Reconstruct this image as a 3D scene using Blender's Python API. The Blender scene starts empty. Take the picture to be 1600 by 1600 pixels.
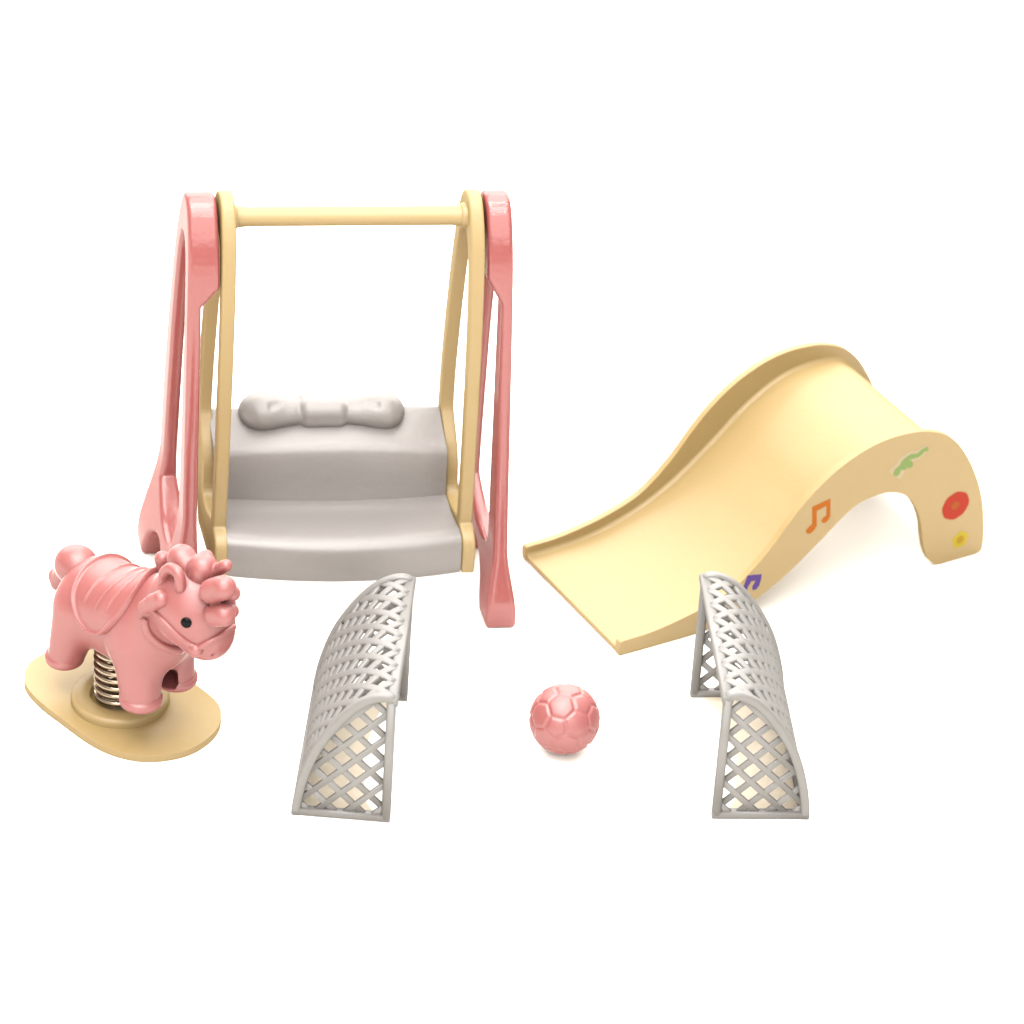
import bpy, bmesh, math, random
import numpy as np
from math import sin, cos, pi, radians, degrees, atan2
from mathutils import Vector, Matrix
from mathutils.geometry import tessellate_polygon

scene = bpy.context.scene
# ------------------------------------------------------------------ camera
PITCH, ROLL, DIST = radians(33), radians(3.9), 65.0
FW = np.array([0, cos(PITCH), -sin(PITCH)])
_u = np.array([0, sin(PITCH), cos(PITCH)]); _r = np.array([1., 0, 0])
RT = cos(ROLL)*_r + sin(ROLL)*_u
UP = -sin(ROLL)*_r + cos(ROLL)*_u
CAM = -FW*DIST
cd = bpy.data.cameras.new('camera'); cam = bpy.data.objects.new('camera', cd)
scene.collection.objects.link(cam); scene.camera = cam
M = Matrix(((RT[0], UP[0], -FW[0], CAM[0]), (RT[1], UP[1], -FW[1], CAM[1]), (RT[2], UP[2], -FW[2], CAM[2]), (0, 0, 0, 1)))
cam.matrix_world = M
cd.sensor_width = 36; cd.lens = 36*DIST/16.0
cd.clip_start = 1; cd.clip_end = 1000
cd.dof.use_dof = True; cd.dof.focus_distance = 59.5; cd.dof.aperture_fstop = 0.34

# ------------------------------------------------------------------ world and lamps (bright white studio)
w = bpy.data.worlds.new('World'); scene.world = w; w.use_nodes = True
nt = w.node_tree; nt.nodes.clear()
out = nt.nodes.new('ShaderNodeOutputWorld'); bg = nt.nodes.new('ShaderNodeBackground')
geo = nt.nodes.new('ShaderNodeNewGeometry'); sep = nt.nodes.new('ShaderNodeSeparateXYZ')
ramp = nt.nodes.new('ShaderNodeValToRGB')
mm = nt.nodes.new('ShaderNodeMath'); mm.operation = 'MULTIPLY'; mm.inputs[1].default_value = -1
nt.links.new(geo.outputs['Incoming'], sep.inputs[0]); nt.links.new(sep.outputs['Z'], mm.inputs[0])
nt.links.new(mm.outputs[0], ramp.inputs[0])
cr = ramp.color_ramp
cr.elements[0].position = 0.0; cr.elements[0].color = (.30, .26, .22, 1)
cr.elements[1].position = 0.75; cr.elements[1].color = (1, .98, .95, 1)
nt.links.new(ramp.outputs[0], bg.inputs[0]); bg.inputs[1].default_value = 1.1
nt.links.new(bg.outputs[0], out.inputs[0])

def area(name, loc, target, sx, sy, power, col=(1, .97, .93)):
    ld = bpy.data.lights.new(name, 'AREA'); ld.shape = 'RECTANGLE'; ld.size = sx; ld.size_y = sy
    ld.energy = power; ld.color = col
    o = bpy.data.objects.new(name, ld); scene.collection.objects.link(o)
    o.location = loc
    o.rotation_euler = (Vector(target)-Vector(loc)).to_track_quat('-Z', 'Y').to_euler()
    return o
# four ceiling tubes, a soft box in front above the camera and one overhead
for i, (y, z) in enumerate(((-8, 35), (-14, 35), (-33, 36), (-42, 37))):
    area('ceiling_tube_lamp', (-2, y, z), (-2, -3, 3), 34, 0.7, 3200)
area('front_soft_box_lamp', (-3, -21, 33), (-1, -3, 2), 36, 8, 8000)
area('soft_box_lamp', (-4, 0, 38), (-3, -1, 0), 46, 30, 28000)
area('added_front_gloss_lamp', (0, -64, 34), (0, 0, 0), 90, 44, 40000)  # unseen light panel added behind the camera to pale the glossy front faces
area('added_rear_sheen_lamp', (-4, 50, 30), (-1, 0, 2), 110, 56, 150000)  # unseen light panel added to put neutral sheen on upward faces

scene.view_settings.view_transform = 'Standard'; scene.view_settings.look = 'None'
scene.view_settings.exposure = 0.17; scene.view_settings.gamma = 1
scene.view_settings.use_curve_mapping = False

# ------------------------------------------------------------------ helpers
def ray(u, v): return FW*DIST + RT*(u-800)/100 + UP*(800-v)/100
def gp(u, v, z=0.0):
    d = ray(u, v); return CAM + d*((z-CAM[2])/d[2])
def on_plane(u, v, p0, n):
    d = ray(u, v); return CAM + d*(np.dot(np.array(p0)-CAM, n)/np.dot(d, n))

def material(name, col, rough=.35, sss=0.0, metal=0.0, bump=.004, var=.03, bscale=9, gloss=.04, rim=False):
    m = bpy.data.materials.new(name); m.use_nodes = True
    n = m.node_tree; b = n.nodes['Principled BSDF']
    b.inputs['Roughness'].default_value = rough; b.inputs['Metallic'].default_value = metal
    if sss:
        b.inputs['Subsurface Weight'].default_value = sss
        b.inputs['Subsurface Radius'].default_value = (.12, .05, .03); b.inputs['Subsurface Scale'].default_value = 1.0
    b.inputs['Specular IOR Level'].default_value = 0 if not metal else .5
    if not metal:
        gl = n.nodes.new('ShaderNodeBsdfGlossy'); gl.inputs['Roughness'].default_value = rough; gl.inputs['Color'].default_value = (1, 1, 1, 1)
        ms = n.nodes.new('ShaderNodeMixShader'); fr = n.nodes.new('ShaderNodeFresnel'); fr.inputs['IOR'].default_value = 1.04
        ad = n.nodes.new('ShaderNodeMath'); ad.operation = 'ADD'; ad.inputs[1].default_value = gloss; ad.use_clamp = True
        n.links.new(fr.outputs[0], ad.inputs[0])
        if rim: n.links.new(ad.outputs[0], ms.inputs[0])
        else: ms.inputs[0].default_value = gloss
        n.links.new(b.outputs[0], ms.inputs[1]); n.links.new(gl.outputs[0], ms.inputs[2])
        n.links.new(ms.outputs[0], n.nodes['Material Output'].inputs['Surface'])
    tc = n.nodes.new('ShaderNodeTexCoord')
    no = n.nodes.new('ShaderNodeTexNoise'); no.inputs['Scale'].default_value = 1.3; no.inputs['Detail'].default_value = 3
    n.links.new(tc.outputs['Object'], no.inputs['Vector'])
    mx = n.nodes.new('ShaderNodeMix'); mx.data_type = 'RGBA'
    a, c = mx.inputs[6], mx.inputs[7]
    a.default_value = (*[x*(1-var) for x in col], 1); c.default_value = (*[min(1, x*(1+var)) for x in col], 1)
    n.links.new(no.outputs['Fac'], mx.inputs[0]); n.links.new(mx.outputs[2], b.inputs['Base Color'])
    if bump:
        n2 = n.nodes.new('ShaderNodeTexNoise'); n2.inputs['Scale'].default_value = bscale; n2.inputs['Detail'].default_value = 4
        n.links.new(tc.outputs['Object'], n2.inputs['Vector'])
        bp = n.nodes.new('ShaderNodeBump'); bp.inputs['Strength'].default_value = 1; bp.inputs['Distance'].default_value = bump
        n.links.new(n2.outputs['Fac'], bp.inputs['Height']); n.links.new(bp.outputs[0], b.inputs['Normal'])
        if not metal: n.links.new(bp.outputs[0], gl.inputs['Normal'])
    return m

PINK = material('pink_plastic', (.198, .053, .050), .17, gloss=.052, rim=True, sss=.12)
PINKH = material('horse_pink_plastic', (.202, .060, .057), .40, gloss=.055, rim=True, sss=.12)
CREAM = material('cream_plastic', (.228, .163, .070), .42, gloss=.036, sss=.15, bump=.004)
GREY = material('warm_grey_plastic', (.136, .126, .120), .42, gloss=.055, bump=.006)
NETM = material('goal_grey_plastic', (.128, .124, .118), .42, gloss=.05, bump=.004)
STEEL = material('spring_steel', (.30, .24, .18), .25, metal=1.0, bump=0)
BLACK = material('black_paint', (.003, .003, .003), .12, bump=0, gloss=.007)
TAN = material('tan_table_patch', (.52, .46, .37), .7, gloss=.0)  # for the sheets added inside the goals as tan tabletop
FLOORM = material('white_table', (.76, .74, .70), .8, bump=0, var=0.0, gloss=0)
ORANGE = material('orange_print', (.24, .065, .005), .5, bump=0, gloss=.01)
GREEN = material('green_print', (.12, .17, .055), .5, bump=0, gloss=.01)
RED = material('red_print', (.22, .02, .01), .5, bump=0, gloss=.01)
REDC = material('orange_centre_print', (.2, .045, .008), .5, bump=0, gloss=.01)
YEL = material('yellow_print', (.26, .2, .018), .5, bump=0, gloss=.01)
OCHRE = material('ochre_print', (.22, .13, .01), .5, bump=0, gloss=.01)
PURPLE = material('purple_print', (.055, .03, .13), .5, bump=0, gloss=.01)
WHITEP = material('white_print', (.26, .21, .13), .5, bump=0, gloss=.01)

def mesh_obj(name, verts, faces, mat, parent=None, base=(0, 0, 0), smooth=True, bevel=0, seg=3, ang=35, wn=True):
    me = bpy.data.meshes.new(name)
    V = np.asarray(verts, float) - np.asarray(base, float)
    me.from_pydata([tuple(map(float, v)) for v in V], [], [tuple(int(i) for i in f) for f in faces])
    me.validate(); me.update()
    bm = bmesh.new(); bm.from_mesh(me); bmesh.ops.recalc_face_normals(bm, faces=bm.faces); bm.to_mesh(me); bm.free()
    me.materials.append(mat)
    if smooth: me.polygons.foreach_set('use_smooth', [True]*len(me.polygons))
    o = bpy.data.objects.new(name, me); scene.collection.objects.link(o)
    if parent is not None: o.parent = parent
    else: o.location = base
    if bevel:
        b = o.modifiers.new('bevel', 'BEVEL'); b.width = bevel; b.segments = seg; b.limit_method = 'ANGLE'; b.angle_limit = radians(ang)
        b.use_clamp_overlap = True
        if wn:
            x = o.modifiers.new('wn', 'WEIGHTED_NORMAL'); x.keep_sharp = True
    return o
def thing(name, label, cat, loc, rz=0, group=None):
    o = bpy.data.objects.new(name, None); scene.collection.objects.link(o)
    o.location = [float(x) for x in loc]; o.rotation_euler = (0, 0, rz); o.empty_display_size = .3
    o['label'] = label; o['category'] = cat
    if group: o['group'] = group
    return o

def catmull(pts, n=6, closed=False, corners=()):
    pts = [np.array(p, float) for p in pts]; N = len(pts); res = []
    last = N if closed else N-1
    for i in range(last):
        p1, p2 = pts[i], pts[(i+1) % N]
        p0 = pts[i-1] if (i > 0 or closed) else p1
        p3 = pts[(i+2) % N] if (i+2 < N or closed) else p2
        if i in corners: p0 = p1
        if (i+1) % N in corners: p3 = p2
        for k in range(n):
            t = k/n
            res.append(.5*((2*p1)+(-p0+p2)*t+(2*p0-5*p1+4*p2-p3)*t*t+(-p0+3*p1-3*p2+p3)*t**3))
    if not closed: res.append(pts[-1])
    return np.array(res)

def extrude_poly(outer, holes, f0, f1):
    """outer/hole loops of 2D points; f0,f1 map a 2D point to 3D on either side"""
    loops = [list(map(tuple, outer))]+[list(map(tuple, h)) for h in holes]
    tris = tessellate_polygon([[Vector((p[0], p[1], 0)) for p in l] for l in loops])
    flat = [p for l in loops for p in l]; n = len(flat)
    V = [f0(p) for p in flat]+[f1(p) for p in flat]
    F = [tuple(t) for t in tris]+[tuple(i+n for i in reversed(t)) for t in tris]
    s = 0
    for l in loops:
        m = len(l)
        for i in range(m):
            a, b = s+i, s+(i+1) % m; F.append((a, b, b+n, a+n))
        s += m
    return V, F

def loft(sections, closed_sec=True, cap=True):
    V = [p for s in sections for p in s]; m = len(sections[0]); F = []
    for i in range(len(sections)-1):
        for j in range(m if closed_sec else m-1):
            a, b = i*m+j, i*m+(j+1) % m
            F.append((a, b, b+m, a+m))
    if cap:
        F.append(tuple(range(m))); F.append(tuple(range((len(sections)-1)*m, len(sections)*m)))
    return V, F

def sweep(path, prof, normal=None, closed=False, squash=1.0):
    """sweep a 2D profile along a 3D path; 'normal' gives the profile's y axis (vector or per-point array)"""
    P = np.asarray(path, float); n = len(P); secs = []
    T = np.zeros_like(P)
    for i in range(n):
        a = P[(i-1) % n] if (closed or i > 0) else P[i]; b = P[(i+1) % n] if (closed or i < n-1) else P[i]
        T[i] = (b-a)/(np.linalg.norm(b-a)+1e-12)
    for i in range(n):
        nn = np.array([0, 0, 1.]) if normal is None else (np.asarray(normal, float) if np.ndim(normal) == 1 else np.asarray(normal[i], float))
        s = np.cross(T[i], nn); L = np.linalg.norm(s)
        if L < 1e-6: s = np.cross(T[i], [1, 0, 0.1]); L = np.linalg.norm(s)
        s /= L; q = np.cross(s, T[i])
        secs.append([P[i]+s*x+q*y for x, y in prof])
    m = len(prof)
    if closed:
        V = [p for s in secs for p in s]; F = []
        for i in range(n):
            k = (i+1) % n
            for j in range(m):
                F.append((i*m+j, i*m+(j+1) % m, k*m+(j+1) % m, k*m+j))
        return V, F
    return loft(secs)
def circ(r, n=12, sy=1.0): return [(r*cos(2*pi*i/n), r*sy*sin(2*pi*i/n)) for i in range(n)]
def rrect(w, h, r, n=3):
    o = []
    for cx, cy, a0 in ((w/2-r, h/2-r, 0), (-w/2+r, h/2-r, 90), (-w/2+r, -h/2+r, 180), (w/2-r, -h/2+r, 270)):
        for k in range(n+1):
            a = radians(a0+90*k/n); o.append((cx+r*cos(a), cy+r*sin(a)))
    return o
def join(parts):
    V = []; F = []
    for v, f in parts:
        s = len(V); V += list(v); F += [tuple(i+s for i in q) for q in f]
    return V, F

# --- signed distance modelling
def surf_nets(fn, lo, hi, h, newton=2):
    lo = np.array(lo, float); n = np.ceil((np.array(hi)-lo)/h).astype(int)+1
    ax = [lo[i]+h*np.arange(n[i]) for i in range(3)]
    F = np.empty(n)
    step = 24
    for s in range(0, n[0], step):
        g = np.stack(np.meshgrid(ax[0][s:s+step], ax[1], ax[2], indexing='ij'), -1)
        F[s:s+step] = fn(g.reshape(-1, 3)).reshape(g.shape[:3])
    S = F < 0
    c = [S[i:n[0]-1+i, j:n[1]-1+j, k:n[2]-1+k] for i in (0, 1) for j in (0, 1) for k in (0, 1)]
    tot = sum(x.astype(np.int8) for x in c); act = (tot > 0) & (tot < 8)
    idx = -np.ones(act.shape, int); cells = np.argwhere(act); idx[act] = np.arange(len(cells))
    acc = np.zeros((len(cells), 3)); cnt = np.zeros(len(cells))
    co = [(i, j, k) for i in (0, 1) for j in (0, 1) for k in (0, 1)]
    for a in range(8):
        for b in range(a+1, 8):
            d = np.array(co[b])-np.array(co[a])
            if np.abs(d).sum() != 1: continue
            A = F[tuple((cells+co[a]).T)]; B = F[tuple((cells+co[b]).T)]
            m = (A < 0) != (B < 0); t = np.where(m, A/(A-B+1e-20), 0)
            acc += np.where(m[:, None], np.array(co[a])+t[:, None]*d, 0); cnt += m
    V = lo+h*(cells+acc/cnt[:, None])
    Q = []
    for d in range(3):
        e = [0, 0, 0]; e[d] = 1
        A = S[:n[0]-e[0], :n[1]-e[1], :n[2]-e[2]]; B = S[e[0]:, e[1]:, e[2]:]
        p = np.argwhere(A != B); o1 = np.zeros(3, int); o2 = np.zeros(3, int); o1[(d+1) % 3] = 1; o2[(d+2) % 3] = 1
        ok = np.all(p-o1-o2 >= 0, 1) & np.all(p < np.array(act.shape), 1); p = p[ok]
        q = np.stack([idx[tuple((p-x).T)] for x in (0*o1, o1, o1+o2, o2)], 1)
        q = q[(q >= 0).all(1)]
        Q.append(q)
    Q = np.concatenate(Q)
    e = h*.25
    for _ in range(newton):
        f = fn(V); g = np.stack([fn(V+np.eye(3)[i]*e)-fn(V-np.eye(3)[i]*e) for i in range(3)], 1)/(2*e)
        s = f/np.maximum((g*g).sum(1), .25)
        V = V-np.clip(s, -.6*h, .6*h)[:, None]*g
    return V, Q
def smin(a, b, k):
    h = np.clip(.5+.5*(b-a)/k, 0, 1); return b*(1-h)+a*h-k*h*(1-h)
def smax(a, b, k): return -smin(-a, -b, k)
def sd_cap(P, a, b, ra, rb=None):
    a = np.array(a, float); b = np.array(b, float); rb = ra if rb is None else rb
    d = b-a; t = np.clip(((P-a)@d)/(d@d), 0, 1)
    return np.linalg.norm(P-a-t[:, None]*d, axis=1)-(ra+(rb-ra)*t)
def sd_ell(P, c, r, R=None):
    q = P-np.array(c, float)
    if R is not None: q = q@R
    r = np.array(r, float); k0 = np.linalg.norm(q/r, axis=1); k1 = np.linalg.norm(q/(r*r), axis=1)
    return k0*(k0-1)/np.maximum(k1, 1e-9)
def sd_box(P, c, b, r=0):
    q = np.abs(P-np.array(c, float))-(np.array(b, float)-r)
    return np.linalg.norm(np.maximum(q, 0), axis=1)+np.minimum(q.max(1), 0)-r
def sd_poly(X, Y, poly):
    poly = np.asarray(poly, float); n = len(poly)
    d = np.full(X.shape, 1e9); s = np.ones(X.shape)
    for i in range(n):
        a = poly[i]; b = poly[i-1]; e = b-a; wx = X-a[0]; wy = Y-a[1]
        t = np.clip((wx*e[0]+wy*e[1])/(e@e+1e-12), 0, 1)
        d = np.minimum(d, (wx-e[0]*t)**2+(wy-e[1]*t)**2)
        c1 = Y >= a[1]; c2 = Y < b[1]; c3 = e[0]*wy > e[1]*wx
        s = np.where((c1 & c2 & c3) | (~c1 & ~c2 & ~c3), -s, s)
    return s*np.sqrt(d)
def sdf_obj(name, fn, lo, hi, h, mat, parent, xf=None, newton=2):
    V, Q = surf_nets(fn, lo, hi, h, newton)
    if xf is not None: V = xf(V)
    return mesh_obj(name, V, Q, mat, parent)

# ------------------------------------------------------------------ table
o = mesh_obj('table_top', [(-160, -120, 0), (160, -120, 0), (160, 200, 0), (-160, 200, 0)], [(0, 1, 2, 3)], FLOORM, smooth=False)
o['kind'] = 'structure'

# ------------------------------------------------------------------ swing
def build_swing():
    dv = np.array([-sin(radians(15)), cos(radians(15)), 0])
    FL = gp(228, 852)-dv*2.4; FR = gp(780, 981)
    c = FR-FL; c /= np.linalg.norm(c); zz = np.array([0, 0, 1.])
    base = FL+c*2.46+dv*1.3
    def L(V):    # (a, b, z) -> local coordinates of the swing's Empty
        V = np.asarray(V, float)
        return FL+V[..., 0:1]*c+V[..., 1:2]*dv+V[..., 2:3]*zz-base
    T = thing('toy_swing', 'tall pink and cream toy swing with a grey bench seat topped by a bow', 'toy swing', base)

    # pink side frames
    zs_ = [0.0, .35, .75, 1.3, 2.2, 3.1, 4.2, 5.2, 5.85, 6.34, 6.64]
    bk_ = [2.66, 2.68, 2.62, 2.57, 2.53, 2.46, 2.30, 2.10, 1.93, 1.74, 1.53]
    ft_ = [-.05, -.05, .04, .15, .27, .37, .50, .63, .73, .88, 1.05]
    pro = list(zip(bk_, zs_))+[(1.29, 6.74)]+list(zip(ft_, zs_))[::-1]
    outer = catmull(pro, 4)
    arch = [(.52, 0), (.66, .06), (.9, .5), (1.3, .72), (1.7, .5), (1.94, .06), (2.08, 0)]
    arch = [(1.3-.82, 0.0), (1.3-.78, .12), (1.3-.6, .5), (1.3-.3, .74), (1.3, .82), (1.3+.3, .74), (1.3+.6, .5), (1.3+.78, .12), (1.3+.82, 0.0)]
    outer = list(map(tuple, outer))+[tuple(p) for p in catmull(arch, 3)]
    hole = catmull([(1.2, 1.1), (1.62, 1.2), (2.10, 1.45), (2.05, 2.2), (1.97, 3.1), (1.86, 4.2), (1.69, 5.2), (1.53, 5.8), (1.3, 6.08),
                    (1.11, 5.8), (1.0, 5.2), (.92, 4.2), (.84, 3.1), (.78, 2.2), (.70, 1.35), (.80, 1.12)], 4, closed=True, corners=(2,))
    b_ = np.arange(-.3, 2.95, .02); z_ = np.arange(-.1, 7.0, .02)
    B, Z = np.meshgrid(b_, z_, indexing='ij')
    D2 = np.maximum(sd_poly(B, Z, outer), -sd_poly(B, Z, hole))
    def prof(P):
        x = np.clip((P[:, 1]-b_[0])/.02, 0, len(b_)-1.001); y = np.clip((P[:, 2]-z_[0])/.02, 0, len(z_)-1.001)
        i = x.astype(int); j = y.astype(int); fx = x-i; fy = y-j
        return (D2[i, j]*(1-fx)*(1-fy)+D2[i+1, j]*fx*(1-fy)+D2[i, j+1]*(1-fx)*fy+D2[i+1, j+1]*fx*fy)
    def frame(side):
        def fn(P):
            z = P[:, 2]
            t = np.clip(1-(z-.15)/(1.75 if side < 0 else 1.15), 0, 1); fl = t*t*(3-2*t)
            if side < 0:   # left
                ao = .16+.025*z-.27*fl; ai = .375+.021*z+.07*fl
                cut = np.clip((z-5.2)/.3, 0, 1); ai2 = ai+(.75-ai)*cut
                da = np.maximum(ao-P[:, 0], P[:, 0]-np.where(z > 5.15, ai2, ai))
            else:
                ao = 5.03-.01*z+.13*fl; ai = 4.81+.0*z-.11*fl
                cut = np.clip((z-5.2)/.4, 0, 1); ai2 = ai+(4.6-ai)*cut
                da = np.maximum(P[:, 0]-ao, ai2-P[:, 0])
            return smax(prof(P)+.02, da*.93+.0, .07)
        lo = (-.25, -.25, -.1) if side < 0 else (4.5, -.25, -.1)
        hi = (.9, 2.85, 6.95) if side < 0 else (5.35, 2.85, 6.95)
        return sdf_obj('side_frame', fn, lo, hi, .028, PINK, T, L)
    frame(-1); frame(1)

    # cream hangers
    ho = [(.22, .84), (.21, 1.28), (.30, 1.46), (.50, 1.56), (.50, 2.4), (.53, 3.7), (.57, 4.6), (.63, 5.4), (.72, 6.0), (.85, 6.4), (1.03, 6.68), (1.25, 6.77), (1.47, 6.68), (1.66, 6.4), (1.80, 6.0),
          (1.99, 5.2), (2.13, 4.4), (2.25, 3.5), (2.3, 2.7), (2.26, 2.3), (2.0, 1.4), (1.75, .84)]
    hi_ = [(.72, 1.58), (.72, 2.4), (.75, 3.7), (.79, 4.6), (.86, 5.3), (.97, 5.85), (1.08, 6.1), (1.25, 6.16), (1.42, 6.1), (1.57, 5.85), (1.74, 5.2), (1.89, 4.4), (2.02, 3.5), (2.06, 2.75), (1.95, 2.5), (1.70, 2.22), (1.56, 1.95), (1.5, 1.6), (1.36, 1.5), (1.1, 1.5)]
    ho = catmull(ho, 4, closed=True, corners=(0, 3, 21)); hi_ = catmull(hi_, 4, closed=True, corners=(0,))
    hb = np.arange(.05, 2.5, .02); hz = np.arange(.7, 6.95, .02); HB, HZ = np.meshgrid(hb, hz, indexing='ij')
    HD = np.maximum(sd_poly(HB, HZ, ho), -sd_poly(HB, HZ, hi_))
    def hprof(P):
        x = np.clip((P[:, 1]-hb[0])/.02, 0, len(hb)-1.001); y = np.clip((P[:, 2]-hz[0])/.02, 0, len(hz)-1.001)
        i = x.astype(int); j = y.astype(int); fx = x-i; fy = y-j
        return (HD[i, j]*(1-fx)*(1-fy)+HD[i+1, j]*fx*(1-fy)+HD[i, j+1]*(1-fx)*fy+HD[i+1, j+1]*fx*fy)
    for s in (-1, 1):
        def fn(P):
            c0 = (.8975-(6.7-P[:, 2])*.022) if s < 0 else 4.4425
            return smax(hprof(P)+.008, np.abs(P[:, 0]-c0)-.100, .035)
        lo_, hi2 = ((.55, .1, .75), (1.1, 2.4, 6.88)) if s < 0 else ((4.25, .1, .75), (4.65, 2.4, 6.88))
        h_o = sdf_obj('hanger', fn, lo_, hi2, .023, CREAM, T, L)
        # round hub where the crossbar enters
        a0, a1 = ((.90, 1.06) if s < 0 else (4.27, 4.45))
        hub = []
        for a, r in ((a0, .2), (a0+(a1-a0)*.5, .2), (a1, .17)) if s < 0 else ((a0, .17), (a0+(a1-a0)*.5, .2), (a1, .2)):
            hub.append([L(np.array([a, 1.25+r*cos(2*pi*k/32), 6.37+r*sin(2*pi*k/32)])) for k in range(32)])
        V, F = loft(hub); mesh_obj('hub', V, F, CREAM, h_o, bevel=.02)
    secs = []
    for a, r in ((.95, .17), (1.1, .155), (1.2, .14), (4.15, .14), (4.25, .155), (4.4, .17)):
        secs.append([L(np.array([a, 1.25+r*cos(2*pi*k/40), 6.37+r*sin(2*pi*k/40)])) for k in range(40)])
    V, F = loft(secs); mesh_obj('crossbar', V, F, CREAM, T)

    # grey bench
    secs = []
    for k in range(41):
        s = -1+2*k/40; a = 2.61+1.72*s; bow = 1-s*s
        a0 = a-(.03*(1-s)/2)
        f = -.20*bow
        pts = [(.24+f, .86), (.21+f, 1.0), (.22+f, 1.33), (.28+f, 1.45), (.42+f, 1.50), (.68, 1.47), (1.0, 1.455), (1.28-.12*bow, 1.48), (1.39-.12*bow, 1.495),
               (1.42-.10*bow, 1.72), (1.44-.06*bow, 2.08+.12*bow), (1.47-.02*bow, 2.20+.14*bow), (1.56+.02*bow, 2.28+.15*bow), (1.80+.02*bow, 2.40+.12*bow), (2.05, 2.55+.06*bow), (2.14, 2.59+.03*bow), (2.2, 2.54), (2.2, 2.3), (1.9, 1.5), (1.72, .95), (1.6, .86)]
        sec = catmull(pts, 4, closed=True, corners=(0, 8, 20))
        secs.append([L(np.array([a0, *p])) for p in sec])
    V, F = loft(secs); seat = mesh_obj('bench_seat', V, F, GREY, T)
    es = seat.modifiers.new('edge_split', 'EDGE_SPLIT'); es.split_angle = radians(48)

    # bow on the backrest
    def bowf(P):
        x = (P[:, 0]-2.53)*1.03; y = P[:, 1]-1.98; z = P[:, 2]-2.64
        Q = np.stack([x, y, z], 1); ax = np.abs(x); Qs = np.stack([ax, y, z], 1)
        knot = smax(sd_box(Qs, (0, 0, .0), (.41, .26, .235), .19), -sd_ell(Qs, (0, -.30, -.36), (.30, .3, .2)), .06)
        neck = sd_ell(Qs, (.56, 0, 0), (.40, .25, .215))
        bulb = sd_ell(Qs, (.94, 0, 0), (.34, .31, .28))
        l = smin(neck, bulb, .18)
        dent = sd_cap(Qs, (.68, -.16, .25), (.80, -.2, .23), .02, .035)
        l = smax(l, -dent, .08)
        return smin(knot, l, .035)
    sdf_obj('bow', bowf, (1.1, 1.55, 2.2), (3.9, 2.4, 3.1), .025, GREY, T, L)
build_swing()

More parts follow.
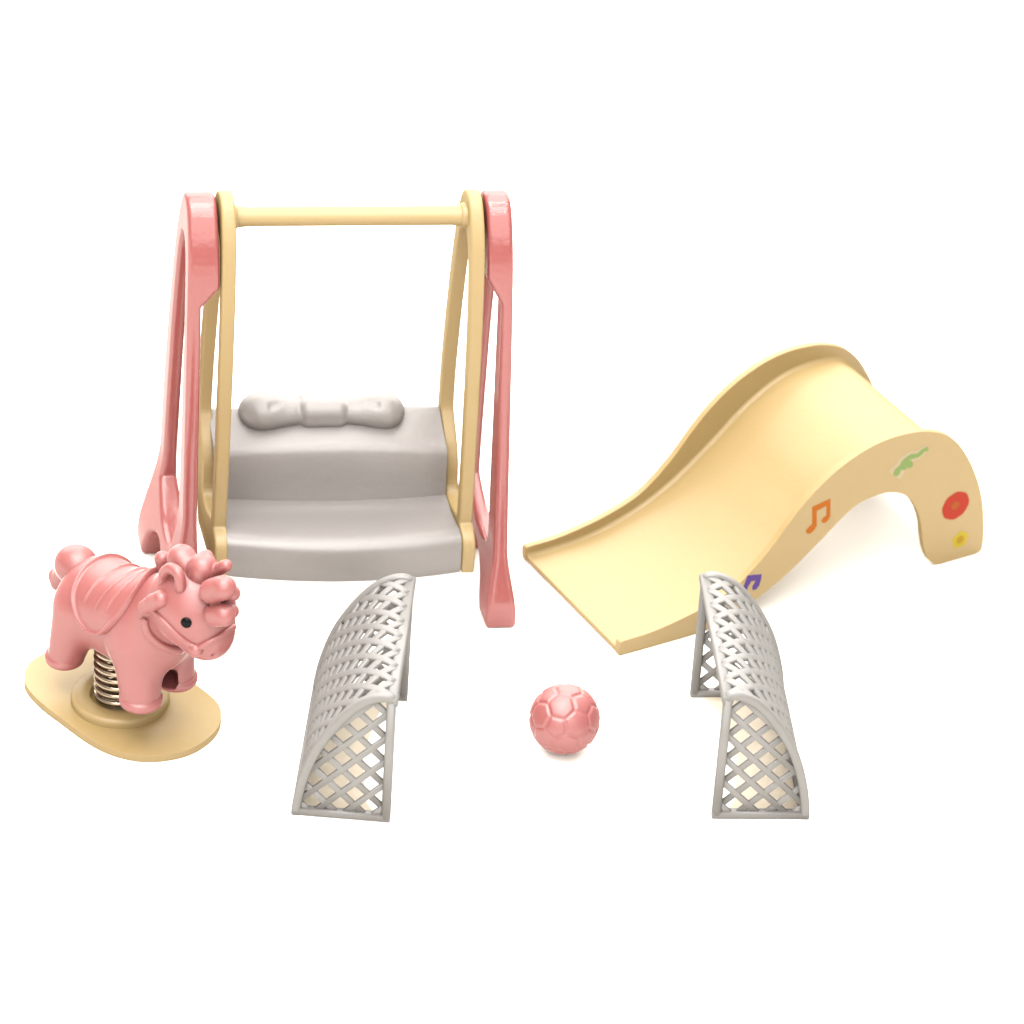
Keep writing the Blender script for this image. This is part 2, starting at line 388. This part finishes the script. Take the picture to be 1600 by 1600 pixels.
# ------------------------------------------------------------------ slide
def build_slide():
    A = gp(970, 1025); A[2] = 0; Bq = gp(1500, 873); u = Bq-A; u[2] = 0; u /= np.linalg.norm(u); n = np.array([-u[1], u[0], 0]); zz = np.array([0, 0, 1.])
    base = A+u*3.2+n*1.45
    L = lambda s, t, z: A+u*s+n*t+zz*z-base
    T = thing('toy_slide', 'cream toy slide with a curved chute and coloured stickers along its side wall', 'toy slide', base)
    pro = [(-.03, .02), (-.04, .22), (.05, .265), (.45, .275), (.9, .34), (1.4, .46), (1.91, .66), (2.25, .92), (2.58, 1.27), (2.83, 1.6), (3.16, 1.97), (3.57, 2.30), (4.06, 2.54), (4.52, 2.64), (4.97, 2.63), (5.28, 2.56), (5.56, 2.43), (5.81, 2.22),
           (6.05, 1.89), (6.27, 1.48), (6.44, 1.03), (6.54, .55), (6.58, .14), (6.52, .02), (6.2, 0), (5.8, 0), (5.60, .1), (5.46, .33), (5.37, .62), (5.30, .92), (5.18, 1.2), (5.01, 1.44), (4.83, 1.57), (4.6, 1.65), (4.34, 1.65),
           (4.07, 1.59), (3.8, 1.42), (3.54, 1.19), (3.28, .97), (3.0, .74), (2.67, .51), (2.25, .29), (1.74, .10), (1.25, .01), (.58, 0)]
    po = catmull(pro, 4, closed=True, corners=(0, 44))
    th = .11
    near = far = None
    for k, t0 in enumerate((0, 2.9-th)):
        V, F = extrude_poly(po, [], lambda p: L(p[0], t0, p[1]), lambda p: L(p[0], t0+th, p[1]))
        o = mesh_obj('side_wall', V, F, CREAM, T, bevel=.04, seg=4)
        if k == 0: near = o
    # chute floor: a sheet of real thickness between the walls with a small fillet at each wall
    fl = [(-.02, .10), (.3, .10), (1.01, .15), (1.58, .29), (2.14, .52), (2.69, .87), (3.24, 1.33), (3.78, 1.82), (4.34, 2.17), (4.8, 2.29), (5.28, 2.29), (5.55, 2.2), (5.82, 1.95), (6.05, 1.6), (6.22, 1.2), (6.3, .95)]
    P = catmull(fl, 6); Tn = np.gradient(P, axis=0); Tn /= np.linalg.norm(Tn, axis=1)[:, None]; N2 = np.stack([-Tn[:, 1], Tn[:, 0]], 1)
    ts = [th-.01, th+.008, th+.025, th+.05, th+.1, th+.4]; W = 2.9
    tt = ts+[W*.35, W*.5, W*.65]+[W-x for x in reversed(ts)]
    lift = [.07, .035, .013, .003, 0, 0, 0, 0, 0, 0, 0, .003, .013, .035, .07]
    Vt = []
    for i in range(len(P)):
        top = [L(P[i, 0]+N2[i, 0]*l, t, P[i, 1]+N2[i, 1]*l) for t, l in zip(tt, lift)]
        bot = [L(P[i, 0]-N2[i, 0]*.08, t, max(P[i, 1]-N2[i, 1]*.08, .012)) for t in (W-th+.01, th-.01)]
        Vt.append(top+bot)
    V, F = loft(Vt); mesh_obj('chute', V, F, CREAM, T, bevel=.02, ang=60)

    # stickers printed on the near wall: thin sheets 4 mm proud
    def S(px): 
        w_ = on_plane(px[0], px[1], A, n)-A; return (w_@u, w_[2])
    def sheet(name, pts2, mat, off, parent=near):
        lo = [tuple(p) for p in pts2]
        V, F = extrude_poly(lo, [], lambda p: L(p[0], -off, p[1]), lambda p: L(p[0], -off+.0025, p[1]))
        return mesh_obj(name, V, F, mat, parent, smooth=False)
    def blob(px, r, ang=0, ry=None, n_=28, wob=0, lob=5):
        c0 = S(px); ry = r if ry is None else ry
        return [(c0[0]+(r*(1+wob*cos(lob*t)))*cos(t)*cos(ang)-(ry*(1+wob*cos(lob*t)))*sin(t)*sin(ang),
                 c0[1]+(r*(1+wob*cos(lob*t)))*cos(t)*sin(ang)+(ry*(1+wob*cos(lob*t)))*sin(t)*cos(ang)) for t in [2*pi*i/n_ for i in range(n_)]]
    def pxpoly(pts): return [S(p) for p in pts]
    # orange beamed notes
    note = [(1269, 792), (1297.5, 779), (1297, 806), (1294, 812), (1290, 816.5), (1285, 817), (1283, 813), (1286, 809), (1291, 805), (1291.5, 790), (1276, 798), (1276, 821), (1272, 828), (1266, 833.5), (1261, 834), (1259, 829), (1263, 824), (1269, 819)]
    sheet('orange_note_sticker', pxpoly(note), ORANGE, .004)
    # purple note, partly behind the goal
    pn = [(1168, 899), (1190, 897), (1189, 905), (1186, 915), (1181, 921), (1176, 922), (1175, 917), (1178, 912), (1181, 907), (1174, 908), (1168, 918), (1164, 928), (1156, 934), (1150, 933), (1156, 926), (1162, 916)]
    sheet('purple_note_sticker', pxpoly(pn), PURPLE, .004)
    # red round flower with an orange centre
    sheet('red_flower_sticker', blob((1493, 790), .25, 0.0, .25, 60, .012, 8), RED, .004)
    sheet('flower_centre', blob((1492.5, 789.5), .075), REDC, .008)
    # small yellow flower
    sheet('yellow_flower_sticker', blob((1500, 843), .145, .4, .145, 60, .09, 5), YEL, .004)
    sheet('flower_centre', blob((1500, 843), .07), OCHRE, .008)
    # green curly vine with a pale border
    vine = [(1400, 737), (1408, 729), (1414, 720), (1422, 714), (1434, 711), (1442, 704), (1449, 701)]
    def ribbon(pts, w0, w1):
        P_ = catmull([S(p) for p in pts], 5); Tt = np.gradient(P_, axis=0); Tt /= np.linalg.norm(Tt, axis=1)[:, None]; Nn = np.stack([-Tt[:, 1], Tt[:, 0]], 1)
        m = len(P_); wd = [(w0+(w1-w0)*i/(m-1))*(1+.10*sin(i*.9)) for i in range(m)]
        return [tuple(P_[i]+Nn[i]*wd[i]) for i in range(m)]+[tuple(P_[i]-Nn[i]*wd[i]) for i in reversed(range(m))]
    sheet('vine_sticker_border', ribbon([(1397, 743)]+vine[1:], .15, .06), WHITEP, .0035)
    sheet('green_vine_sticker', ribbon(vine, .05, .035), GREEN, .008)
    sheet('vine_leaf', blob((1401, 738), .06), GREEN, .0085)
    sheet('vine_leaf', blob((1420, 725), .06, .8, .085), GREEN, .0095)
    sheet('vine_leaf', blob((1413, 731), .035), GREEN, .0105)
    sheet('vine_leaf', blob((1447, 702), .035), GREEN, .0115)
build_slide()

# ------------------------------------------------------------------ goals
def build_goal():
    T = thing('toy_goal', 'x', 'toy goal', (0, 0, 0), 0, 'small toy football goals')
    Lg = 2.93
    prof_pts = [(0.0, 2.10), (.10, 2.115), (.24, 2.08), (.42, 1.97), (.62, 1.76), (.82, 1.47), (.99, 1.16), (1.11, .84), (1.20, .5), (1.25, .2), (1.26, .06)]
    curve = catmull(prof_pts, 6)
    def frame(y):
        bars = []
        path = np.array([(0, 0, .06)]+[(p[0], 0, p[1]) for p in curve])
        pr = rrect(.13, .13, .04)
        loop = [(0.0, .06), (0.0, 2.06)]+[tuple(p) for p in curve[4:-3]]+[(1.255, .06)]
        # even spacing
        P3 = np.array([(x, y, z) for x, z in loop])
        V, F = sweep(P3[:2], pr, normal=(0, 1, 0)); bars.append((V, F))
        V, F = sweep(np.array([(x, y, z) for x, z in [(-.0, 2.05)]+[tuple(p) for p in curve[1:]]]), pr, normal=(0, 1, 0)); bars.append((V, F))
        V, F = sweep(np.array([(-.06, y, .062), (1.32, y, .062)]), rrect(.12, .124, .03), normal=(0, 1, 0)); bars.append((V, F))
        return join(bars)
    inner = [(0, 0)]+[tuple(p) for p in curve[::3]]+[(1.26, 0)]
    def clip_segs(p, d, poly):
        ts = np.arange(-4, 4, .01); X = p[0]+ts*d[0]; Y = p[1]+ts*d[1]
        ins = sd_poly(X, Y, poly) < -.01; segs = []; i = 0
        while i < len(ts):
            if ins[i]:
                j = i
                while j+1 < len(ts) and ins[j+1]: j += 1
                if ts[j]-ts[i] > .08: segs.append((ts[i], ts[j]))
                i = j+1
            else: i += 1
        return segs
    for y in (-Lg/2, Lg/2):
        V, F = frame(y); mesh_obj('end_frame', V, F, NETM, T)
        ls = []
        cell = .40
        for fam, sgn in enumerate((1, -1)):
            d = np.array([.7071, .7071*sgn])
            for k in range(-12, 14):
                p = np.array([.045, .22+k*cell])
                for a, b in clip_segs(p, d, inner):
                    q0 = p+d*a; q1 = p+d*b
                    off = .002*(1 if sgn > 0 else -1)*(1 if y < 0 else -1)
                    ls.append(sweep(np.array([(q0[0], y+off, q0[1]), (q1[0], y+off, q1[1])]), rrect(.09, .055, .012, 2), normal=(0, 1, 0)))
        V, F = join(ls); mesh_obj('end_lattice', V, F, NETM, T)
    V, F = sweep(np.array([(-.01, -Lg/2-.06, 2.06), (-.01, Lg/2+.06, 2.06)]), rrect(.16, .13, .04), normal=(0, 0, 1)); mesh_obj('top_bar', V, F, NETM, T)
    V, F = sweep(np.array([(1.26, -Lg/2-.06, .065), (1.26, Lg/2+.06, .065)]), rrect(.13, .12, .035), normal=(0, 0, 1)); mesh_obj('rear_bar', V, F, NETM, T)
    # curved net: diamonds on the developed surface
    seg = np.linalg.norm(np.diff(curve, axis=0), axis=1); S_ = np.concatenate([[0], np.cumsum(seg)]); tot = S_[-1]
    def on(t, y, off=0):
        x = np.interp(t, S_, curve[:, 0]); z = np.interp(t, S_, curve[:, 1])
        t2 = min(t+.02, tot); t1 = t2-.04
        tx = np.interp(t2, S_, curve[:, 0])-np.interp(t1, S_, curve[:, 0]); tz = np.interp(t2, S_, curve[:, 1])-np.interp(t1, S_, curve[:, 1])
        l = math.hypot(tx, tz); nx, nz = -tz/l, tx/l
        return (x+nx*off, y, z+nz*off), (nx, 0, nz)
    ls = []; cy = Lg/8; ct = .43
    for sgn in (1, -1):
        for k in range(-10, 19):
            y0 = -Lg/2+k*cy
            pts = []; nr = []
            for t in np.linspace(0, tot, 34):
                yy = (y0+sgn*t*cy/ct) if sgn > 0 else (y0+(tot-t)*cy/ct-0.0)
                if sgn < 0: yy = y0+8*0 - (t)*cy/ct + math.floor(tot/ct)*cy
                if -Lg/2-.02 <= yy <= Lg/2+.02:
                    p, nn = on(t, yy, -.0015*sgn); pts.append(p); nr.append(nn)
            if len(pts) > 2: ls.append(sweep(np.array(pts), rrect(.125, .06, .02, 2), normal=np.array(nr)))
    V, F = join(ls); mesh_obj('curved_net', V, F, NETM, T)
    V, F = extrude_poly([(0.10, -Lg/2+.02), (1.2, -Lg/2+.02), (1.2, Lg/2-.02), (.12, Lg/2-.02), (.32, Lg/2-.4), (.46, 0), (.32, -Lg/2+.4)], [], lambda p: (p[0], p[1], .004), lambda p: (p[0], p[1], .012))
    mesh_obj('added_table_patch', V, F, TAN, T, smooth=False)  # thin sheet added inside the goal to stand for tan tabletop, no goal part
    return T
def copy_tree(o, parent=None):
    c = o.copy(); scene.collection.objects.link(c); c.parent = parent
    for ch in list(o.children): copy_tree(ch, c)
    return c
g1 = build_goal(); g2 = copy_tree(g1)
def place_goal(g, p_open, back_deg, flip, label):
    h = radians(back_deg); bx = np.array([cos(h), sin(h), 0]); ly = np.array([-sin(h), cos(h), 0])
    g.rotation_euler = (0, 0, h)
    g.location = [float(x) for x in (gp(*p_open)+bx*.06+ly*(1.49)*flip)]; g['label'] = label
place_goal(g1, (609, 1284), 178.6, -1, 'small grey plastic toy goal in front of the swing, opening facing right towards the ball')
place_goal(g2, (1112, 1278), 6.0, 1, 'small grey plastic toy goal in front of the slide, opening facing left towards the ball')

# ------------------------------------------------------------------ ball
def build_ball():
    r = .512; c = gp(882, 1123.5, r)
    ph = (1+5**.5)/2
    ico = [np.array(v, float) for s in (1, -1) for t in (1, -1) for v in ((0, s, t*ph), (s, t*ph, 0), (t*ph, 0, s))]
    ico = np.array([v/np.linalg.norm(v) for v in ico])
    hexs = []
    for i in range(12):
        for j in range(i+1, 12):
            for k in range(j+1, 12):
                if ico[i]@ico[j] > .4 and ico[j]@ico[k] > .4 and ico[i]@ico[k] > .4:
                    v = ico[i]+ico[j]+ico[k]; hexs.append(v/np.linalg.norm(v))
    hexs = np.array(hexs)
    # turn it so that one pentagon and one hexagon face the way they do in the photo
    def view(x, y):
        z = math.sqrt(1-x*x-y*y); return RT*x+UP*y-FW*z
    p = view(-.26, -.20); hx = view(.33, -.12)
    def basis(a, b):
        a = a/np.linalg.norm(a); b = b-a*(a@b); b /= np.linalg.norm(b); return np.stack([a, b, np.cross(a, b)], 1)
    j = int(np.argmax(hexs@ico[0]))
    R = basis(p, hx)@basis(ico[0], hexs[j]).T
    ico = ico@R.T; hexs = hexs@R.T
    bm = bmesh.new(); bmesh.ops.create_icosphere(bm, subdivisions=7, radius=1)
    V = np.array([v.co for v in bm.verts]); F = [[v.index for v in f.verts] for f in bm.faces]; bm.free()
    V /= np.linalg.norm(V, axis=1)[:, None]
    # face planes of a truncated icosahedron (pentagons a little farther out)
    sc = np.concatenate([V@ico.T/.9394, V@hexs.T/.9149], 1)
    s = np.sort(sc, 1); d = (s[:, -1]-s[:, -2])
    dist = d*1.45
    g = np.clip(dist/.10, 0, 1); g = g*g*(3-2*g)
    rad = r*(.968+.032*g)*(1-.0*d)
    V = V*rad[:, None]
    o = mesh_obj('toy_football', V, F, PINKH, None)
    o.location = [float(x) for x in c]
    o['label'] = 'small pink plastic football with moulded panels between the two goals'; o['category'] = 'ball'
build_ball()

# ------------------------------------------------------------------ spring horse
def build_horse():
    C0 = gp(188, 1084.5, .22); C0[2] = 0
    H = radians(-43); fx = np.array([cos(H), sin(H), 0]); ly = np.array([-sin(H), cos(H), 0])
    T = thing('spring_horse', 'pink toy horse with curly mane on a metal spring and cream base plate', 'toy horse', C0, H)
    def loc(u, v, Y):
        q = on_plane(u, v, C0+ly*Y, ly); w_ = q-C0; return (w_@fx, Y, q[2])
    oc = np.array([(CAM-C0)@fx, (CAM-C0)@ly, CAM[2]])
    def rdir(u, v):
        d = ray(u, v); d = np.array([d@fx, d@ly, d[2]]); return d/np.linalg.norm(d)
    # base plate
    pl = [(-1.6, -.15), (-1.5, -.5), (-1.2, -.78), (-.75, -.9), (-.2, -.93), (.4, -.94), (.85, -.86), (1.23, -.64), (1.47, -.28), (1.55, .1), (1.46, .53), (1.25, .83), (.95, 1.02), (.41, 1.08), (-.2, 1.05), (-.8, .95), (-1.25, .7), (-1.52, .3)]
    po = catmull(pl, 5, closed=True)
    V, F = extrude_poly(po, [], lambda p: (p[0], p[1], 0.003), lambda p: (p[0], p[1], .12)); bp = mesh_obj('base_plate', V, F, CREAM, T, bevel=.04, seg=4, ang=50)
    secs = []
    for r, z in ((.71, .06), (.71, .19), (.695, .235), (.66, .25), (.45, .25), (.43, .22), (.43, .16), (.0001, .16)):
        secs.append([(r*cos(2*pi*k/64), r*sin(2*pi*k/64), z) for k in range(64)])
    V, F = loft(secs, cap=False); mesh_obj('spring_socket', V, F, CREAM, bp)
    # spring
    path = []; turns = 8; z0, z1 = .20, 1.22
    for k in range(turns*40+1):
        t = k/(turns*40); a = t*turns*2*pi+1; path.append((.345*cos(a), .345*sin(a), z0+(z1-z0)*t))
    V, F = sweep(np.array(path), circ(.043, 10)); mesh_obj('spring', V, F, STEEL, T)

    def legs(P):
        d = None
        for x, xt, y, zb, ra in ((-.74, -.52, -.42, .59, .25), (-.74, -.52, .42, .59, .25), (.89, .72, -.38, .72, .275), (.80, .68, .36, .70, .27)):
            c = sd_cap(P, (x, y, zb+.02), (xt, y*.78, 1.6), ra, .38)
            rb = ra+.038
            band = sd_cap(P, (x, y, zb-.2), (x, y, zb+.1), rb, rb)
            band = smax(band, P[:, 2]-zb-.16, .05)
            c = smax(smin(c, band, .015), zb-P[:, 2], .09)
            d = c if d is None else np.minimum(d, c)
        return d
    def torso(P):
        b = sd_cap(P, (-.46, 0, 1.68), (.62, 0, 1.78), .585, .60)
        b = smin(b, sd_cap(P, (-.3, 0, 1.45), (.5, 0, 1.5), .52), .12)
        b = smin(b, sd_ell(P, (.65, 0, 1.7), (.62, .60, .60)), .15)
        n = sd_cap(P, (.62, 0, 1.95), (1.25, 0, 2.5), .56, .46)
        return smin(b, n, .25)
    def head(P):
        h = sd_ell(P, (1.52, 0, 2.62), (.62, .56, .60))
        m = sd_cap(P, (1.66, 0, 2.45), (1.84, 0, 2.26), .44, .375)
        return smin(h, m, .22)
    def body(P):
        d = smin(torso(P), legs(P), .16)
        d = smin(d, head(P), .10)
        # the far front leg is an open shell on its inner side
        cav = sd_box(P, (.775, -.02, 1.03), (.235, .46, .25), .03)
        d = smax(d, -smax(cav, .02-P[:, 1], .02), .03)
        nost = sd_ell(np.stack([P[:, 0], np.abs(P[:, 1]), P[:, 2]], 1), (2.16, .15, 2.14), (.05, .04, .03))
        return smax(d, -nost, .02)
    sdf_obj('body', body, (-1.35, -1, .35), (2.65, 1, 3.4), .024, PINKH, T)

    def hit(u, v, fn=body, off=0.0):
        d = rdir(u, v); t = np.linalg.norm(oc)-6
        for _ in range(200):
            p = oc+d*t; f = fn(p[None])[0]-off
            if f < 1e-3: return p
            t += max(f*.7, 5e-4)
            if t > 80: return None
        return p
    def nrm(p, fn=body):
        e = .02; g = np.array([fn((p+np.eye(3)[i]*e)[None])[0]-fn((p-np.eye(3)[i]*e)[None])[0] for i in range(3)]); return g/np.linalg.norm(g)

    # saddle cloth
    def unroll(P):
        zc = 1.66+(P[:, 0]+.5)*.107
        th = np.arctan2(-P[:, 1], P[:, 2]-zc); return P[:, 0], np.abs(th)*.66
    pol = [(-.56, -.5), (-.56, 0), (-.56, .18), (-.54, .39), (-.47, .67), (-.36, .87), (-.22, 1.05), (.0, 1.17), (.26, 1.12), (.48, .95), (.64, .72), (.74, .45), (.76, .2), (.70, 0), (.70, -.5)]
    pol = catmull(pol, 4)
    ridges = [[(-.155, .68), (-.15, .45), (-.12, .2), (-.1, -.05)], [(.10, .75), (.11, .56), (.16, .35), (.2, .12), (.2, -.05)], [(.37, .69), (.38, .5), (.42, .28), (.44, -.05)]]
    ridges = [catmull(r, 4) for r in ridges]
    def cloth(P):
        X, Y = unroll(P); d2 = sd_poly(X, Y, pol); tb = torso(P)
        rim = np.clip(1-np.abs(d2+.05)/.052, 0, 1); rim = rim*rim*(3-2*rim)
        rd = np.full(len(P), 9.)
        for r in ridges:
            for i in range(len(r)-1):
                a = r[i]; e = r[i+1]-a; wx = X-a[0]; wy = Y-a[1]; t = np.clip((wx*e[0]+wy*e[1])/(e@e), 0, 1)
                rd = np.minimum(rd, np.hypot(wx-e[0]*t, wy-e[1]*t))
        rg = np.clip(1-rd/.036, 0, 1); rg = rg*rg*(3-2*rg)
        f = tb-.035-.05*rim-.032*rg
        return smax(smax(f, d2*.9, .04), -(tb+.05), .02)
    sdf_obj('saddle_cloth', cloth, (-.9, -.9, 1.2), (.8, .9, 2.75), .02, PINKH, T)

    # mane curls and forelock
    curls = [((254, 873), 12, .10, (255, 888), 10), ((284, 873), 22, .0, (292, 884), 22), ((317, 888), 23, .02, (309, 905), 23), ((321, 873), 13.5, .12, (320, 880), 14), ((353, 884), 9.5, .12, (338, 892), 10),
             ((331, 924), 19, -.15, (350, 918), 18.5), ((363, 927), 12, .0, (352, 924), 15), ((337, 961), 17.5, -.18, (350, 960), 17.5), ((362, 955), 11, .0, (355, 955), 13),
             ((237, 900), 8, .06, (242, 914), 10), ((303, 905), 23, .1, (322, 915), 22), ((345, 940), 17, .0, (352, 945), 16)]
    def mane(P):
        d = None
        for (c1, r1, Y, c2, r2) in curls:
            a = loc(*c1, Y); b = loc(*c2, Y)
            e = sd_cap(P, a, b, r1/108, r2/108)
            d = e if d is None else smin(d, e, .014)
        return d
    lo = np.array([.4, -.45, 2.0]); hi = np.array([3.1, .6, 3.85])
    sdf_obj('mane', mane, lo, hi, .022, PINKH, T)
    # tail
    def tail(P):
        a = loc(117, 877, 0); b = loc(98, 900, 0); c_ = loc(88, 905, 0)
        d = sd_ell(P, loc(120, 882, 0), (.33, .30, .29))
        d = smin(d, sd_cap(P, loc(112, 884, 0), loc(96, 903, 0), .22, .15), .1)
        d = smin(d, sd_cap(P, loc(88, 900, 0), loc(93, 909, 0), .12, .14), .06)
        return smin(d, sd_cap(P, loc(120, 884, 0), (-.75, 0, 1.9), .2, .2), .05)
    sdf_obj('tail', tail, (-1.8, -.5, 1.1), (-.4, .5, 2.6), .022, PINKH, T)
    # ears
    e1 = [(255, 908), (257, 895), (266, 888), (276, 893), (281, 903), (282, 918)]
    path = []
    P1 = catmull([np.array(loc(*q, -.34)) for q in e1], 5)
    V, F = sweep(P1, rrect(.11, .20, .05), normal=(0, -1, 0)); 
    def ear1(P):
        d = None
        for i in range(len(P1)-1):
            e = sd_cap(P, P1[i]+np.array([0, .0, 0]), P1[i+1], (.078 if i > 3 else .07)); d = e if d is None else np.minimum(d, e)
        e = sd_ell(P, np.array(loc(270, 906, -.22)), (.17, .10, .17)); return smin(d, e, .04)
    sdf_obj('ear', ear1, P1.min(0)-.35, P1.max(0)+.35, .02, PINKH, T)
    p = hit(250, 936); q = p-nrm(p)*.05
    E2 = [np.array(loc(*k, q[1]-.04)) for k in ((252, 936), (240, 942), (228, 949))]
    def ear2(P):
        d = smin(sd_cap(P, E2[0], E2[1], .125, .125), sd_cap(P, E2[1], E2[2], .125, .11), .03)
        return d
    sdf_obj('ear', ear2, np.min(E2, 0)-.3, np.max(E2, 0)+.3, .02, PINKH, T)
    # eye
    p = hit(291, 973); n_ = nrm(p); k = np.cross(n_, [0, 0, 1]); k /= np.linalg.norm(k); m_ = np.cross(k, n_)
    secs = []
    for rr, hh in ((.078, -.02), (.078, .006), (.06, .018), (.03, .024), (.002, .026)):
        secs.append([p+n_*hh+k*rr*cos(2*pi*i/24)+m_*rr*sin(2*pi*i/24) for i in range(24)])
    V, F = loft(secs); mesh_obj('eye', V, F, BLACK, T)
    # bridle
    def strap(name, px, wd, ht, off=0.0):
        pp = [hit(*q) for q in px]; ok = [i for i, q in enumerate(pp) if q is not None]
        pp = catmull([pp[i] for i in ok], 6)
        for _ in range(4): pp[1:-1] = (pp[:-2]+2*pp[1:-1]+pp[2:])/4
        nr = np.array([nrm(q) for q in pp]); pp = pp+nr*off
        V, F = sweep(pp, rrect(wd, ht, min(wd, ht)*.42, 4), normal=nr); return mesh_obj(name, V, F, PINKH, T)
    strap('cheek_strap', [(241, 954), (252, 966), (266, 980), (281, 994), (294, 1004), (305, 1010)], .07, .09)
    strap('nose_strap', [(308, 1013), (320, 1006), (334, 999), (348, 990), (358, 983), (364, 979)], .085, .11)
    strap('neck_strap', [(226, 966), (229, 984), (240, 999), (254, 1009), (268, 1014), (284, 1015)], .13, .12)
    p = hit(306, 1015); n_ = nrm(p)
    sdf_obj('bridle_ring', lambda P: sd_ell(P, p, (.105, .10, .10)), p-.2, p+.2, .015, PINKH, T)
build_horse()
